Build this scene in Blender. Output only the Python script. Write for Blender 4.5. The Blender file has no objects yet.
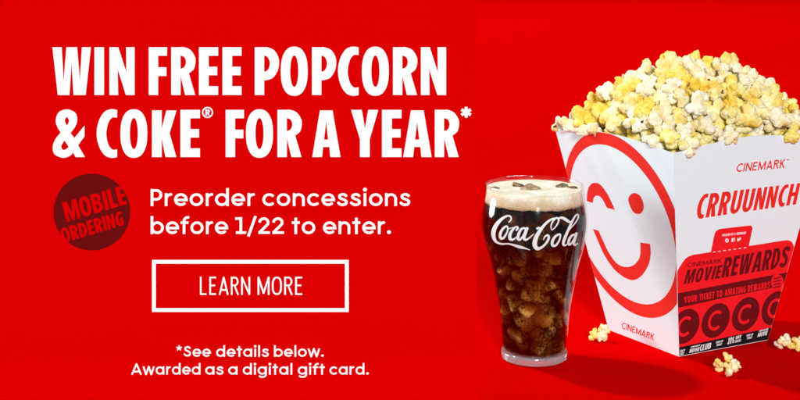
import bpy, bmesh, math, random
import numpy as np
from mathutils import Vector, Matrix, noise
from mathutils.geometry import delaunay_2d_cdt

rad = math.radians
PI = math.pi
U = 0.01                      # all lengths below are in centimetres; the scene is in metres
sc = bpy.context.scene
C = sc.collection

# ------------------------------------------------------------------ camera
CAM_D, CAM_H, FPX, HORIZON = 144.92, 42.166, 1449.2, -63.66
cam_data = bpy.data.cameras.new('camera')
cam = bpy.data.objects.new('camera', cam_data); C.objects.link(cam)
cam.location = (0, -CAM_D*U, CAM_H*U)
cam.rotation_euler = (rad(90), 0, 0)
cam_data.sensor_width = 36.0
cam_data.lens = 36.0*FPX/800.0
cam_data.shift_y = -(200.0-HORIZON)/800.0
cam_data.clip_start = 0.05; cam_data.clip_end = 60
sc.camera = cam

# ------------------------------------------------------------------ world: an even white studio surround
KEY_W, FILL_W, LEFT_W, WORLD = 1140.0, 2240.0, 520.0, 0.16
world = bpy.data.worlds.new('World'); sc.world = world
world.use_nodes = True
bg = world.node_tree.nodes['Background']
bg.inputs[0].default_value = (0.98, 0.99, 1.0, 1)
bg.inputs[1].default_value = WORLD

def lamp(name, target, direction, dist, size, power, col):
    ld = bpy.data.lights.new(name, 'AREA'); ld.shape = 'DISK'; ld.size = size
    ld.energy = power; ld.color = col
    o = bpy.data.objects.new(name, ld); C.objects.link(o)
    d = Vector(direction).normalized()
    o.location = Vector(target) + d*dist
    o.rotation_euler = d.to_track_quat('Z', 'Y').to_euler()
    return o
lamp('key_lamp', (0.2, 0.05, 0.0), (-0.64, 0.48, 1.08), 15.0, 0.85, KEY_W, (1.0, 0.975, 0.94))
lamp('fill_lamp', (0.15, 0.0, 0.1), (0.05, -1.0, 0.34), 15.0, 2.8, FILL_W, (0.98, 0.99, 1.0))
lamp('added_left_fill', (0.25, 0.0, 0.1), (-0.9, 0.37, 0.16), 8.0, 3.2, LEFT_W, (0.84, 0.98, 1.0))  # added fill for the carton's left side, cyan to offset red bounce
lamp('added_back_fill', (1.4, 6.8, 0.0), (0.0, 0.0, 1.0), 6.0, 2.0, 160.0, (1.0, 0.98, 0.95))  # added overhead fill that evens out the far end of the red sheet

sc.view_settings.view_transform = 'Standard'
sc.view_settings.look = 'None'
sc.view_settings.exposure = 0.0
sc.view_settings.gamma = 1.0
cy = sc.cycles
cy.max_bounces = 14; cy.transparent_max_bounces = 40
cy.transmission_bounces = 12; cy.volume_bounces = 0

# ------------------------------------------------------------------ helpers
def tag(o, label=None, cat=None, group=None, kind=None):
    if label: o['label'] = label
    if cat: o['category'] = cat
    if group: o['group'] = group
    if kind: o['kind'] = kind
    return o

def empty(name, loc, label, cat, group=None):
    o = bpy.data.objects.new(name, None); C.objects.link(o)
    o.location = Vector(loc)*U; o.empty_display_size = 0.02
    return tag(o, label, cat, group)

def mesh_data(name, verts, faces, mats=(), midx=None, smooth=False, origin=(0, 0, 0)):
    me = bpy.data.meshes.new(name)
    o = Vector(origin)
    me.from_pydata([tuple((Vector(v)-o)*U) for v in verts], [], faces)
    for m in mats: me.materials.append(m)
    if midx is not None: me.polygons.foreach_set('material_index', midx)
    if smooth: me.polygons.foreach_set('use_smooth', [True]*len(me.polygons))
    me.update()
    return me

def obj(name, me, parent=None, loc=(0, 0, 0)):
    o = bpy.data.objects.new(name, me); C.objects.link(o)
    o.location = Vector(loc)*U
    if parent: o.parent = parent
    return o

def principled(name, col, rough=0.5, spec=0.5, **kw):
    m = bpy.data.materials.new(name); m.use_nodes = True
    b = m.node_tree.nodes['Principled BSDF']
    b.inputs['Base Color'].default_value = (*col, 1)
    b.inputs['Roughness'].default_value = rough
    b.inputs['Specular IOR Level'].default_value = spec
    for k, v in kw.items(): b.inputs[k.replace('_', ' ')].default_value = v
    return m

def add_bump(m, scale, strength, dist, detail=4, coord='Object'):
    nt = m.node_tree; b = nt.nodes['Principled BSDF']
    tc = nt.nodes.new('ShaderNodeTexCoord'); n = nt.nodes.new('ShaderNodeTexNoise')
    n.inputs['Scale'].default_value = scale; n.inputs['Detail'].default_value = detail
    bp = nt.nodes.new('ShaderNodeBump'); bp.inputs['Strength'].default_value = strength
    bp.inputs['Distance'].default_value = dist
    nt.links.new(tc.outputs[coord], n.inputs['Vector'])
    nt.links.new(n.outputs['Fac'], bp.inputs['Height'])
    nt.links.new(bp.outputs['Normal'], b.inputs['Normal'])
    return n

# ------------------------------------------------------------------ 2D shapes
def arc(cx, cy_, rx, ry, a0, a1, n=20):
    return [(cx+rx*math.cos(rad(a0+(a1-a0)*i/n)), cy_+ry*math.sin(rad(a0+(a1-a0)*i/n))) for i in range(n+1)]

def sup(cx, cy_, rx, ry, p=2.35, n=48):
    out = []
    for i in range(n):
        a = 2*PI*i/n; c, s = math.cos(a), math.sin(a)
        out.append((cx+rx*math.copysign(abs(c)**(2/p), c), cy_+ry*math.copysign(abs(s)**(2/p), s)))
    return out

def rect(x0, y0, x1, y1): return [(x0, y0), (x1, y0), (x1, y1), (x0, y1)]

def catmull(pts, n=6, closed=False):
    P = [np.array(p, float) for p in pts]; N = len(P); out = []
    for i in range(N if closed else N-1):
        if closed: a, b, c, d = P[i-1], P[i], P[(i+1) % N], P[(i+2) % N]
        else: a, b, c, d = P[max(i-1, 0)], P[i], P[i+1], P[min(i+2, N-1)]
        for k in range(n):
            t = k/n
            out.append(tuple(0.5*((2*b)+(c-a)*t+(2*a-5*b+4*c-d)*t*t+(3*b-a-3*c+d)*t**3)))
    if not closed: out.append(tuple(P[-1]))
    return out

def stroke(pts, w, closed=False):
    """a pen stroke as '+' quads with round joints; w is a width or a width per point"""
    P = [np.array(p, float) for p in pts]
    W = [w]*len(P) if np.isscalar(w) else list(w)
    if closed: P.append(P[0]); W.append(W[0])
    res = []
    for i in range(len(P)-1):
        d = P[i+1]-P[i]; L = np.hypot(*d)
        if L < 1e-7: continue
        nrm = np.array([-d[1], d[0]])/L
        a, b = W[i]/2, W[i+1]/2
        res.append(('+', [tuple(P[i]-nrm*a), tuple(P[i+1]-nrm*b), tuple(P[i+1]+nrm*b), tuple(P[i]+nrm*a)]))
    for i in (range(len(P)-1) if closed else range(1, len(P)-1)):
        res.append(('+', arc(P[i][0], P[i][1], W[i]/2, W[i]/2, 0, 330, 11)))
    return res

def ccw(q):
    a = sum(q[i][0]*q[(i+1) % len(q)][1]-q[(i+1) % len(q)][0]*q[i][1] for i in range(len(q)))
    return q if a > 0 else q[::-1]

def tri2d(shapes):
    """union / difference of 2D polygons in painter's order -> (points, triangles)"""
    vs, fs = [], []
    for op, pts in shapes:
        q = []
        for p in pts:
            if not q or math.hypot(p[0]-q[-1][0], p[1]-q[-1][1]) > 1e-6: q.append(p)
        if math.hypot(q[0][0]-q[-1][0], q[0][1]-q[-1][1]) < 1e-6: q.pop()
        q = ccw(q); base = len(vs); vs += [Vector((float(x), float(y))) for x, y in q]
        fs.append(list(range(base, len(vs))))
    V, E, F, ov, oe, of = delaunay_2d_cdt(vs, [], fs, 0, 1e-6, True)
    tris = []
    for f, o in zip(F, of):
        if o and shapes[max(o)][0] == '+': tris.append(list(f))
    return [tuple(v) for v in V], tris

# ------------------------------------------------------------------ lettering: heavy condensed face, cap height 319
def heavy():
    G = {}
    def g(ch, w, *sh): G[ch] = (w, list(sh))
    P = lambda pts: ('+', pts)
    M = lambda pts: ('-', pts)
    g('W', 257, P([(0, 319), (62, 319), (75, 92), (93, 319), (165, 319), (183, 97), (197, 319), (257, 319), (222, 0), (141, 0), (128, 212), (114, 0), (36, 0)]))
    g('I', 64, P(rect(0, 0, 64, 319)))
    g('N', 168, P([(0, 319), (59, 319), (113, 152), (111, 319), (168, 319), (168, 0), (110, 0), (55, 172), (58, 0), (0, 0)]))
    g('F', 122, P([(0, 0), (0, 319), (122, 319), (122, 262), (63, 262), (63, 185), (118, 185), (118, 127), (63, 127), (63, 0)]))
    g('E', 128, P([(0, 0), (0, 319), (128, 319), (128, 262), (65, 262), (65, 189), (122, 189), (122, 132), (65, 132), (65, 59), (128, 59), (128, 0)]))
    bowl = catmull([(62, 319), (85, 319), (128, 301), (158, 256), (162, 215), (150, 172), (118, 145)], 6)
    g('R', 162, P([(0, 0), (0, 319)]+bowl+[(160, 0), (93, 0), (63, 127), (62, 0)]),
      M([(62, 262)]+catmull([(72, 262), (90, 250), (99, 220), (90, 190), (72, 178), (62, 176)], 5)))
    pb = catmull([(62, 319), (85, 318), (128, 300), (157, 255), (162, 210), (152, 160), (122, 116), (82, 100), (63, 99)], 6)
    g('P', 162, P([(0, 0), (0, 319)]+pb+[(63, 0)]),
      M([(63, 262)]+catmull([(73, 262), (92, 245), (101, 210), (92, 174), (73, 157), (63, 157)], 5)))
    g('O', 181, P(sup(90, 159, 90, 164)), M(sup(90, 159, 27, 105, 2.1)))
    cpts = catmull([(136, 318), (95, 323), (50, 303), (14, 242), (0, 160), (14, 78), (50, 16), (95, -5), (136, 0)], 7)
    cin = catmull([(136, 52), (105, 51), (78, 85), (64, 158), (78, 232), (105, 267), (136, 266)], 7)
    g('C', 136, P(cpts+cin))
    g('K', 163, P([(0, 0), (0, 315), (65, 315), (65, 190), (96, 315), (163, 315), (117, 160), (162, 0), (90, 0), (65, 128), (65, 0)]))
    g('A', 188, P([(0, 0), (51, 315), (135, 315), (188, 0), (120, 0), (114, 68), (72, 68), (65, 0)]), M([(78, 118), (106, 118), (92, 240)]))
    g('Y', 184, P([(0, 319), (72, 319), (94, 192), (116, 319), (184, 319), (126, 121), (126, 0), (60, 0), (60, 121)]))
    amp = [(210, 212), (143, 128), (118, 163)] + catmull([(118, 163), (148, 205), (162, 250), (148, 300), (93, 322), (40, 302), (20, 250), (30, 205), (53, 165)], 5) \
        + catmull([(53, 165), (16, 118), (0, 65), (13, 18), (68, -5), (113, 8), (135, 30)], 5) + [(151, 0), (213, 0), (168, 80), (210, 140)]
    g('&', 213, P(amp), M(catmull([(93, 270), (80, 250), (93, 215), (108, 245)], 5, True)),
      M([(78, 113)]+catmull([(55, 75), (63, 52), (83, 50), (106, 68)], 4)))
    g('M', 236, P([(0, 0), (0, 319), (78, 319), (118, 130), (158, 319), (236, 319), (236, 0), (180, 0), (180, 190), (138, 0), (98, 0), (56, 190), (56, 0)]))
    g('L', 122, P([(0, 0), (0, 319), (64, 319), (64, 58), (122, 58), (122, 0)]))
    g('H', 172, P(rect(0, 0, 62, 319)), P(rect(110, 0, 172, 319)), P(rect(60, 132, 112, 190)))
    g('T', 138, P(rect(0, 262, 138, 319)), P(rect(38, 0, 100, 264)))
    g('V', 180, P([(0, 319), (66, 319), (90, 90), (114, 319), (180, 319), (126, 0), (54, 0)]))
    g('Z', 130, P([(0, 0), (0, 52), (66, 262), (4, 262), (4, 319), (130, 319), (130, 266), (66, 57), (130, 57), (130, 0)]))
    g('D', 170, P([(0, 0), (0, 319), (60, 319)]+arc(60, 159.5, 110, 159.5, 90, -90, 24)+[(60, 0)]),
      M([(62, 262)]+arc(62, 159.5, 44, 102.5, 90, -90, 18)))
    g('B', 166, P([(0, 0), (0, 319), (70, 319)]+arc(80, 240, 78, 79, 90, -50, 14)+arc(80, 90, 86, 90, 50, -90, 14)+[(0, 0)]),
      M([(62, 266)]+arc(68, 226, 30, 40, 90, -90, 10)+[(62, 186)]), M([(62, 136)]+arc(68, 94, 34, 42, 90, -90, 10)+[(62, 52)]))
    g('U', 168, P([(0, 319), (62, 319), (62, 100)]+arc(84, 95, 22, 42, 180, 360, 12)+[(106, 319), (168, 319), (168, 95)]+arc(84, 95, 84, 100, 0, -180, 22)))
    g('G', 162, P(catmull([(150, 306), (100, 323), (50, 303), (14, 242), (0, 160), (14, 78), (50, 16), (92, -5), (130, 2), (160, 22)], 6)
                  + [(160, 170), (92, 170), (92, 118), (100, 118), (100, 54)] + catmull([(100, 54), (80, 75), (64, 158), (78, 232), (108, 264), (150, 250)], 6)))
    s_path = catmull([(138, 262), (108, 288), (70, 292), (38, 268), (34, 228), (60, 190), (98, 160), (122, 120), (124, 76), (98, 36), (60, 28), (18, 54)], 5)
    g('S', 156, *stroke(s_path, 60))
    two = catmull([(30, 222), (36, 270), (72, 290), (112, 276), (120, 226), (100, 160), (60, 90), (34, 30)], 5)
    g('2', 152, *(stroke(two, 58)+[P(rect(4, 0, 150, 56))]))
    g('0', 165, P(sup(82, 159, 82, 164)), M(sup(82, 159, 25, 105, 2.1)))
    g('%', 220, P(sup(52, 240, 52, 82)), M(sup(52, 240, 16, 46)), P(sup(168, 80, 52, 82)), M(sup(168, 80, 16, 46)), P([(40, 0), (80, 0), (180, 319), (140, 319)]))
    g('@', 200, *(stroke(arc(100, 150, 85, 140, -50, 290, 24), 34)+stroke(arc(100, 150, 32, 56, 0, 330, 12), 34, True)))
    return {k: (w/319.0, [(op, [(x/319.0, y/319.0) for x, y in pts]) for op, pts in sh]) for k, (w, sh) in G.items()}
HEAVY = heavy()

# ------------------------------------------------------------------ lettering: round geometric lower case, cap height 1
def geometric():
    w = 0.147; G = {}
    def g(ch, adv, *strokes):
        sh = []
        for s in strokes: sh += s
        G[ch] = (adv, sh)
    S = lambda p, c=False: stroke(p, w, c)
    O = lambda cx=0.38, cy_=0.375: S(arc(cx, cy_, 0.295, 0.30, 0, 352, 40), True)
    dot = lambda x, y: [('+', arc(x, y, 0.112, 0.112, 0, 345, 23))]
    g('o', 0.76, O())
    g('n', 0.72, S([(0.11, 0), (0.11, 0.755)]), S([(0.11, 0.40)]+arc(0.365, 0.42, 0.25, 0.255, 175, 0, 18)+[(0.615, 0)]))
    g('r', 0.44, S([(0.11, 0), (0.11, 0.755)]), S(arc(0.37, 0.40, 0.26, 0.28, 175, 82, 12)))
    g('e', 0.755, S(arc(0.38, 0.375, 0.295, 0.30, 0, 318, 36)), S([(0.10, 0.355), (0.755, 0.355)])[:1])
    g('c', 0.69, S(arc(0.38, 0.375, 0.295, 0.30, 42, 318, 30)))
    g('d', 0.80, O(), S([(0.685, 0), (0.685, 1.06)]))
    g('a', 0.80, O(), S([(0.685, 0), (0.685, 0.755)]))
    g('b', 0.79, O(0.41), S([(0.11, 0), (0.11, 1.06)]))
    g('g', 0.80, O(), S([(0.685, 0.755), (0.685, 0.0)]+arc(0.39, 0.0, 0.295, 0.22, 0, -150, 16)))
    sp = catmull([(0.525, 0.585), (0.43, 0.665), (0.30, 0.68), (0.165, 0.62), (0.165, 0.49), (0.30, 0.415), (0.42, 0.365), (0.525, 0.265), (0.48, 0.115), (0.32, 0.07), (0.175, 0.105), (0.075, 0.205)], 4)
    g('s', 0.62, S(sp))
    g('S', 0.70, stroke([(x*1.12, y*1.30+0.01) for x, y in sp], w))
    g('i', 0.24, S([(0.12, 0), (0.12, 0.755)]), dot(0.12, 0.965))
    g('l', 0.24, S([(0.12, 0), (0.12, 1.06)]))
    g('t', 0.45, S([(0.22, 0), (0.22, 0.97)]), S([(0.0, 0.675), (0.44, 0.675)]))
    g('f', 0.45, S([(0.19, 0), (0.19, 0.76)]+arc(0.41, 0.76, 0.22, 0.23, 180, 78, 12)), S([(0.0, 0.675), (0.44, 0.675)]))
    g('w', 1.02, S([(0.05, 0.755), (0.28, 0.02), (0.51, 0.735), (0.74, 0.02), (0.97, 0.755)]))
    g('1', 0.62, S([(0.33, 0), (0.33, 1.0)]), S([(0.02, 0.915), (0.34, 0.915)]), S([(0.06, 0.085), (0.62, 0.085)]))
    g('/', 0.46, S([(0.03, -0.14), (0.43, 1.06)]))
    g('2', 0.68, S([(0.10, 0.70)]+arc(0.335, 0.685, 0.235, 0.23, 165, -28, 18)+[(0.09, 0.085)]), S([(0.03, 0.085), (0.67, 0.085)]))
    g('.', 0.25, dot(0.125, 0.11))
    g('P', 0.68, S([(0.11, 0), (0.11, 1.0)]), S([(0.11, 0.914), (0.36, 0.914)]+arc(0.36, 0.655, 0.235, 0.259, 90, -90, 18)+[(0.11, 0.396)]))
    g('A', 0.92, S([(0.06, 0), (0.46, 0.97), (0.86, 0)]), S([(0.2, 0.28), (0.72, 0.28)]))
    st = []
    for k in range(5):
        a = rad(90+72*k); st.append(stroke([(0.27, 0.80), (0.27+0.25*math.cos(a), 0.80+0.25*math.sin(a))], 0.11))
    g('*', 0.54, *st)
    return G
GEO = geometric()

# ------------------------------------------------------------------ lettering: thin capitals (w = pen width, k = width of the letters)
def thin(w, k):
    G = {}
    def g(ch, adv, *strokes):
        sh = []
        for s in strokes: sh += stroke([(x*k+w/2, y) for x, y in s], w)
        G[ch] = (adv*k+w, sh)
    b, t = w/2, 1-w/2
    g('L', 0.5, [(0, 1), (0, b)], [(-w/2/k, b), (0.5, b)])
    g('E', 0.5, [(0, 1), (0, 0)], [(0, t), (0.52, t)], [(0, 0.52), (0.45, 0.52)], [(0, b), (0.52, b)])
    g('A', 0.74, [(0, 0), (0.37, 0.96), (0.74, 0)], [(0.12, 0.27), (0.62, 0.27)])
    g('R', 0.58, [(0, 0), (0, 1)], [(0, t), (0.28, t)]+arc(0.28, 0.74, 0.26, t-0.74, 90, -90, 14)+[(0, 0.48+w/2)], [(0.28, 0.48), (0.58, 0)])
    g('N', 0.66, [(0, 0), (0, 1)], [(0, 0.97), (0.66, 0.03)], [(0.66, 0), (0.66, 1)])
    g('M', 0.86, [(0, 0), (0.0, 1)], [(0, 0.96), (0.43, 0.1), (0.86, 0.96)], [(0.86, 1), (0.86, 0)])
    g('O', 0.7, sup(0.35, 0.5, 0.35, 0.5-w/2, 2.6, 40)+[(0.70, 0.5)])
    g('C', 0.7, arc(0.45, 0.5, 0.45, 0.5-w/2, 52, 308, 24))
    g('I', 0.0, [(0, 0), (0, 1)])
    g('K', 0.56, [(0, 0), (0, 1)], [(0.53, 1), (0.02, 0.44)], [(0.17, 0.58), (0.56, 0)])
    return G
SIGN = thin(0.088, 0.60)
MARK = thin(0.165, 1.0)

def layout(font, text, track=0.09, space=0.35):
    """-> list of (x0, x1, glyph) in cap-height units, and the total width"""
    x = 0; out = []
    for i, ch in enumerate(text):
        if ch == ' ': x += space; continue
        adv, sh = font[ch]
        out.append((x, sh)); x += adv+track
    return out, x-track

_cache = {}
def text_tris(font, text, track=0.09, space=0.35):
    """triangles of a line of text in the unit box (0..1 wide, cap height 1)"""
    key = (id(font), text, track, space)
    if key in _cache: return _cache[key]
    glyphs, W = layout(font, text, track, space)
    V, T = [], []
    for x, sh in glyphs:
        v, t = tri2d(sh); b = len(V)
        V += [((p[0]+x)/W, p[1]) for p in v]; T += [[i+b for i in f] for f in t]
    _cache[key] = (V, T)
    return V, T

def quad_map(V, bl, br, tl, tr):
    bl, br, tl, tr = (np.array(p, float) for p in (bl, br, tl, tr))
    return [tuple(bl*(1-s)*(1-t)+br*s*(1-t)+tl*(1-s)*t+tr*s*t) for s, t in V]

# ------------------------------------------------------------------ materials
RED = (0.66, 0.0, 0.0)
m_floor = principled('red_paper', RED, 0.9, 0.0)
m_board = principled('red_board_paint', RED, 0.9, 0.0)
m_white_vinyl = principled('white_vinyl', (0.92, 0.92, 0.92), 0.6, 0.1)
m_maroon_vinyl = principled('maroon_vinyl', (0.140, 0.004, 0.005), 0.8, 0.0)
m_card = principled('white_carton', (0.765, 0.875, 0.915), 0.42, 0.25)
add_bump(m_card, 90, 0.04, 0.0006)
m_pred = principled('printed_red', (0.80, 0.028, 0.020), 0.42, 0.12)
m_cred = principled('coupon_red', (0.84, 0.012, 0.018), 0.42, 0.12)
m_maroon = principled('printed_maroon', (0.135, 0.006, 0.010), 0.42, 0.12)
m_black = principled('printed_black', (0.006, 0.009, 0.012), 0.42, 0.15)
m_pwhite = principled('printed_white', (0.82, 0.82, 0.83), 0.42, 0.15)

def mix_glass(name, rough=0.0, ior=1.45, tint=(1, 1, 1), boost=1.0, reflect=1.0):
    m = bpy.data.materials.new(name); m.use_nodes = True; nt = m.node_tree
    nt.nodes.remove(nt.nodes['Principled BSDF']); out = nt.nodes['Material Output']
    fr = nt.nodes.new('ShaderNodeFresnel'); fr.inputs['IOR'].default_value = ior
    tr = nt.nodes.new('ShaderNodeBsdfTransparent'); tr.inputs[0].default_value = (*tint, 1)
    gl = nt.nodes.new('ShaderNodeBsdfGlossy'); gl.inputs['Roughness'].default_value = rough
    mx = nt.nodes.new('ShaderNodeMixShader')
    # reflection on entering faces only: the exit face of a thin wall adds nothing
    ge = nt.nodes.new('ShaderNodeNewGeometry'); iv = nt.nodes.new('ShaderNodeMath'); iv.operation = 'SUBTRACT'
    iv.inputs[0].default_value = 1.0; nt.links.new(ge.outputs['Backfacing'], iv.inputs[1])
    mu = nt.nodes.new('ShaderNodeMath'); mu.operation = 'MULTIPLY'
    nt.links.new(fr.outputs[0], mu.inputs[0]); nt.links.new(iv.outputs[0], mu.inputs[1])
    nt.links.new(mu.outputs[0], mx.inputs[0]); nt.links.new(tr.outputs[0], mx.inputs[1])
    nt.links.new(gl.outputs[0], mx.inputs[2]); nt.links.new(mx.outputs[0], out.inputs['Surface'])
    return m, nt, out
m_glass, _, _ = mix_glass('clear_glass', 0.07, 1.7)
m_liquid, nt, out = mix_glass('cola_liquid', 0.05, 1.12)
ab = nt.nodes.new('ShaderNodeVolumeAbsorption')
ab.inputs['Color'].default_value = (0.57, 0.28, 0.04, 1); ab.inputs['Density'].default_value = 280.0
nt.links.new(ab.outputs[0], out.inputs['Volume'])
m_base = principled('thick_glass', (0.97, 0.99, 1.0), 0.02, 0.5, Transmission_Weight=1.0, IOR=1.5)
m_base.node_tree.nodes['Principled BSDF'].inputs['Transmission Weight'].default_value = 0.82  # the opaque white share stands in for white reflections in the base
m_script = principled('white_enamel', (0.74, 0.76, 0.77), 0.3, 0.4)
m_foam = principled('cola_foam', (0.88, 0.80, 0.62), 0.7, 0.2, Subsurface_Weight=0.3, Subsurface_Scale=0.004)
nz = add_bump(m_foam, 420, 0.35, 0.0006, 3)
nt = m_foam.node_tree
vo = nt.nodes.new('ShaderNodeTexVoronoi'); vo.inputs['Scale'].default_value = 520
tv = nt.nodes.new('ShaderNodeTexCoord'); nt.links.new(tv.outputs['Object'], vo.inputs['Vector'])
b2 = nt.nodes.new('ShaderNodeBump'); b2.inputs['Strength'].default_value = 0.6; b2.inputs['Distance'].default_value = 0.0010; b2.invert = True
nt.links.new(vo.outputs['Distance'], b2.inputs['Height'])
bpn = [x for x in nt.nodes if x.type == 'BUMP' and x != b2][0]; nt.links.new(bpn.outputs[0], b2.inputs['Normal'])
nt.links.new(b2.outputs[0], nt.nodes['Principled BSDF'].inputs['Normal'])
cr = nt.nodes.new('ShaderNodeValToRGB'); e = cr.color_ramp.elements
e[0].position = 0.30; e[0].color = (0.82, 0.70, 0.47, 1); e[1].position = 0.62; e[1].color = (0.95, 0.92, 0.80, 1)
n2 = nt.nodes.new('ShaderNodeTexNoise'); n2.inputs['Scale'].default_value = 70; n2.inputs['Detail'].default_value = 5
tc = nt.nodes.new('ShaderNodeTexCoord')
nt.links.new(tc.outputs['Object'], n2.inputs['Vector']); nt.links.new(n2.outputs['Fac'], cr.inputs[0])
# the lowest foam is soaked with cola
sx = nt.nodes.new('ShaderNodeSeparateXYZ'); nt.links.new(tc.outputs['Object'], sx.inputs[0])
wob = nt.nodes.new('ShaderNodeMath'); wob.operation = 'MULTIPLY_ADD'; wob.inputs[1].default_value = 0.008
nt.links.new(n2.outputs['Fac'], wob.inputs[0]); nt.links.new(sx.outputs['Z'], wob.inputs[2])
mr = nt.nodes.new('ShaderNodeMapRange'); mr.inputs['From Min'].default_value = 0.1490; mr.inputs['From Max'].default_value = 0.1620
nt.links.new(wob.outputs[0], mr.inputs['Value'])
fm = nt.nodes.new('ShaderNodeMix'); fm.data_type = 'RGBA'; fm.inputs[6].default_value = (0.50, 0.31, 0.12, 1)
nt.links.new(mr.outputs[0], fm.inputs[0]); nt.links.new(cr.outputs[0], fm.inputs[7])
nt.links.new(fm.outputs[2], nt.nodes['Principled BSDF'].inputs['Base Color'])

def ice_material(name, a, b, blotch=False):
    m = bpy.data.materials.new(name); m.use_nodes = True; nt = m.node_tree
    p = nt.nodes['Principled BSDF']; out = nt.nodes['Material Output']
    tc = nt.nodes.new('ShaderNodeTexCoord')
    n = nt.nodes.new('ShaderNodeTexNoise'); n.inputs['Scale'].default_value = 150; n.inputs['Detail'].default_value = 10; n.inputs['Roughness'].default_value = 0.78
    n.inputs['Distortion'].default_value = 0.4
    cr = nt.nodes.new('ShaderNodeValToRGB'); e = cr.color_ramp.elements
    e[0].position = 0.44; e[0].color = (*a, 1); e[1].position = 0.62; e[1].color = (*b, 1)
    bp = nt.nodes.new('ShaderNodeBump'); bp.inputs['Strength'].default_value = 0.9; bp.inputs['Distance'].default_value = 0.003
    nt.links.new(tc.outputs['Object'], n.inputs['Vector']); nt.links.new(n.outputs['Fac'], cr.inputs[0])
    nt.links.new(n.outputs['Fac'], bp.inputs['Height']); nt.links.new(bp.outputs[0], p.inputs['Normal'])
    nt.links.new(cr.outputs[0], p.inputs['Base Color'])
    if blotch:                                          # light through each cube painted as dark and gold blotches
        oi = nt.nodes.new('ShaderNodeObjectInfo'); ad = nt.nodes.new('ShaderNodeVectorMath'); ad.operation = 'ADD'
        nt.links.new(tc.outputs['Object'], ad.inputs[0]); nt.links.new(oi.outputs['Random'], ad.inputs[1])
        nb = nt.nodes.new('ShaderNodeTexNoise'); nb.inputs['Scale'].default_value = 55; nb.inputs['Detail'].default_value = 2
        nt.links.new(ad.outputs[0], nb.inputs['Vector'])
        n.inputs['Scale'].default_value = 430; n.inputs['Detail'].default_value = 6; n.inputs['Roughness'].default_value = 0.72
        av = nt.nodes.new('ShaderNodeMath'); av.operation = 'MULTIPLY_ADD'; av.inputs[1].default_value = 0.5
        hb = nt.nodes.new('ShaderNodeMath'); hb.operation = 'MULTIPLY'; hb.inputs[1].default_value = 0.5
        nt.links.new(nb.outputs['Fac'], hb.inputs[0])
        nt.links.new(n.outputs['Fac'], av.inputs[0]); nt.links.new(hb.outputs[0], av.inputs[2])
        nt.links.new(av.outputs[0], cr.inputs[0])
        e[0].position = 0.44; e[1].position = 0.60
    p.inputs['Transmission Weight'].default_value = 0.35; p.inputs['IOR'].default_value = 1.31
    p.inputs['Subsurface Weight'].default_value = 0.6; p.inputs['Subsurface Scale'].default_value = 0.006
    p.inputs['Subsurface Radius'].default_value = (1.0, 0.5, 0.16)
    p.inputs['Roughness'].default_value = 0.10; p.inputs['Specular IOR Level'].default_value = 0.7
    return m
m_ice = ice_material('soaked_ice', (0.06, 0.014, 0.002), (1.0, 0.58, 0.11), True)  # cola tint, with glow and dark depth painted into the colour range
m_ice_pale = ice_material('pale_amber_ice', (0.45, 0.27, 0.11), (0.92, 0.80, 0.58))
m_ice_top = ice_material('wet_amber_ice', (0.10, 0.05, 0.025), (0.75, 0.52, 0.28))

def popcorn_material(name, c0, c1, c2, shift):
    m = principled(name, c1, 0.55, 0.25, Subsurface_Weight=0.2, Subsurface_Scale=0.003)
    m.node_tree.nodes['Principled BSDF'].inputs['Subsurface Radius'].default_value = (1.0, 0.75, 0.4)
    nt = m.node_tree; p = nt.nodes['Principled BSDF']
    tc = nt.nodes.new('ShaderNodeTexCoord'); oi = nt.nodes.new('ShaderNodeObjectInfo')
    mul = nt.nodes.new('ShaderNodeMath'); mul.operation = 'MULTIPLY'; mul.inputs[1].default_value = 9.0
    nt.links.new(oi.outputs['Random'], mul.inputs[0])
    add = nt.nodes.new('ShaderNodeVectorMath'); add.operation = 'ADD'
    nt.links.new(tc.outputs['Object'], add.inputs[0]); nt.links.new(mul.outputs[0], add.inputs[1])
    n = nt.nodes.new('ShaderNodeTexNoise'); n.inputs['Scale'].default_value = 75; n.inputs['Detail'].default_value = 5
    nt.links.new(add.outputs[0], n.inputs['Vector'])
    cr = nt.nodes.new('ShaderNodeValToRGB'); e = cr.color_ramp.elements
    e[0].position = 0.33+shift; e[0].color = (*c0, 1); e[1].position = 0.66+shift; e[1].color = (*c2, 1)
    k = e.new(0.49+shift); k.color = (*c1, 1)
    nt.links.new(n.outputs['Fac'], cr.inputs[0]); nt.links.new(cr.outputs[0], p.inputs['Base Color'])
    n3 = nt.nodes.new('ShaderNodeTexNoise'); n3.inputs['Scale'].default_value = 380; n3.inputs['Detail'].default_value = 5
    nt.links.new(add.outputs[0], n3.inputs['Vector'])
    bp = nt.nodes.new('ShaderNodeBump'); bp.inputs['Strength'].default_value = 0.7; bp.inputs['Distance'].default_value = 0.0012
    nt.links.new(n3.outputs['Fac'], bp.inputs['Height']); nt.links.new(bp.outputs[0], p.inputs['Normal'])
    return m
m_pop = {
    'white': popcorn_material('popcorn_white', (0.82, 0.60, 0.19), (0.87, 0.78, 0.54), (0.89, 0.85, 0.71), -0.01),
    'cream': popcorn_material('popcorn_cream', (0.83, 0.55, 0.08), (0.87, 0.73, 0.29), (0.89, 0.83, 0.58), 0.01),
    'butter': popcorn_material('popcorn_butter', (0.82, 0.50, 0.04), (0.88, 0.68, 0.11), (0.90, 0.81, 0.42), 0.02),
}
m_hull = principled('popcorn_hull', (0.13, 0.032, 0.010), 0.4, 0.4)

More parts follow.
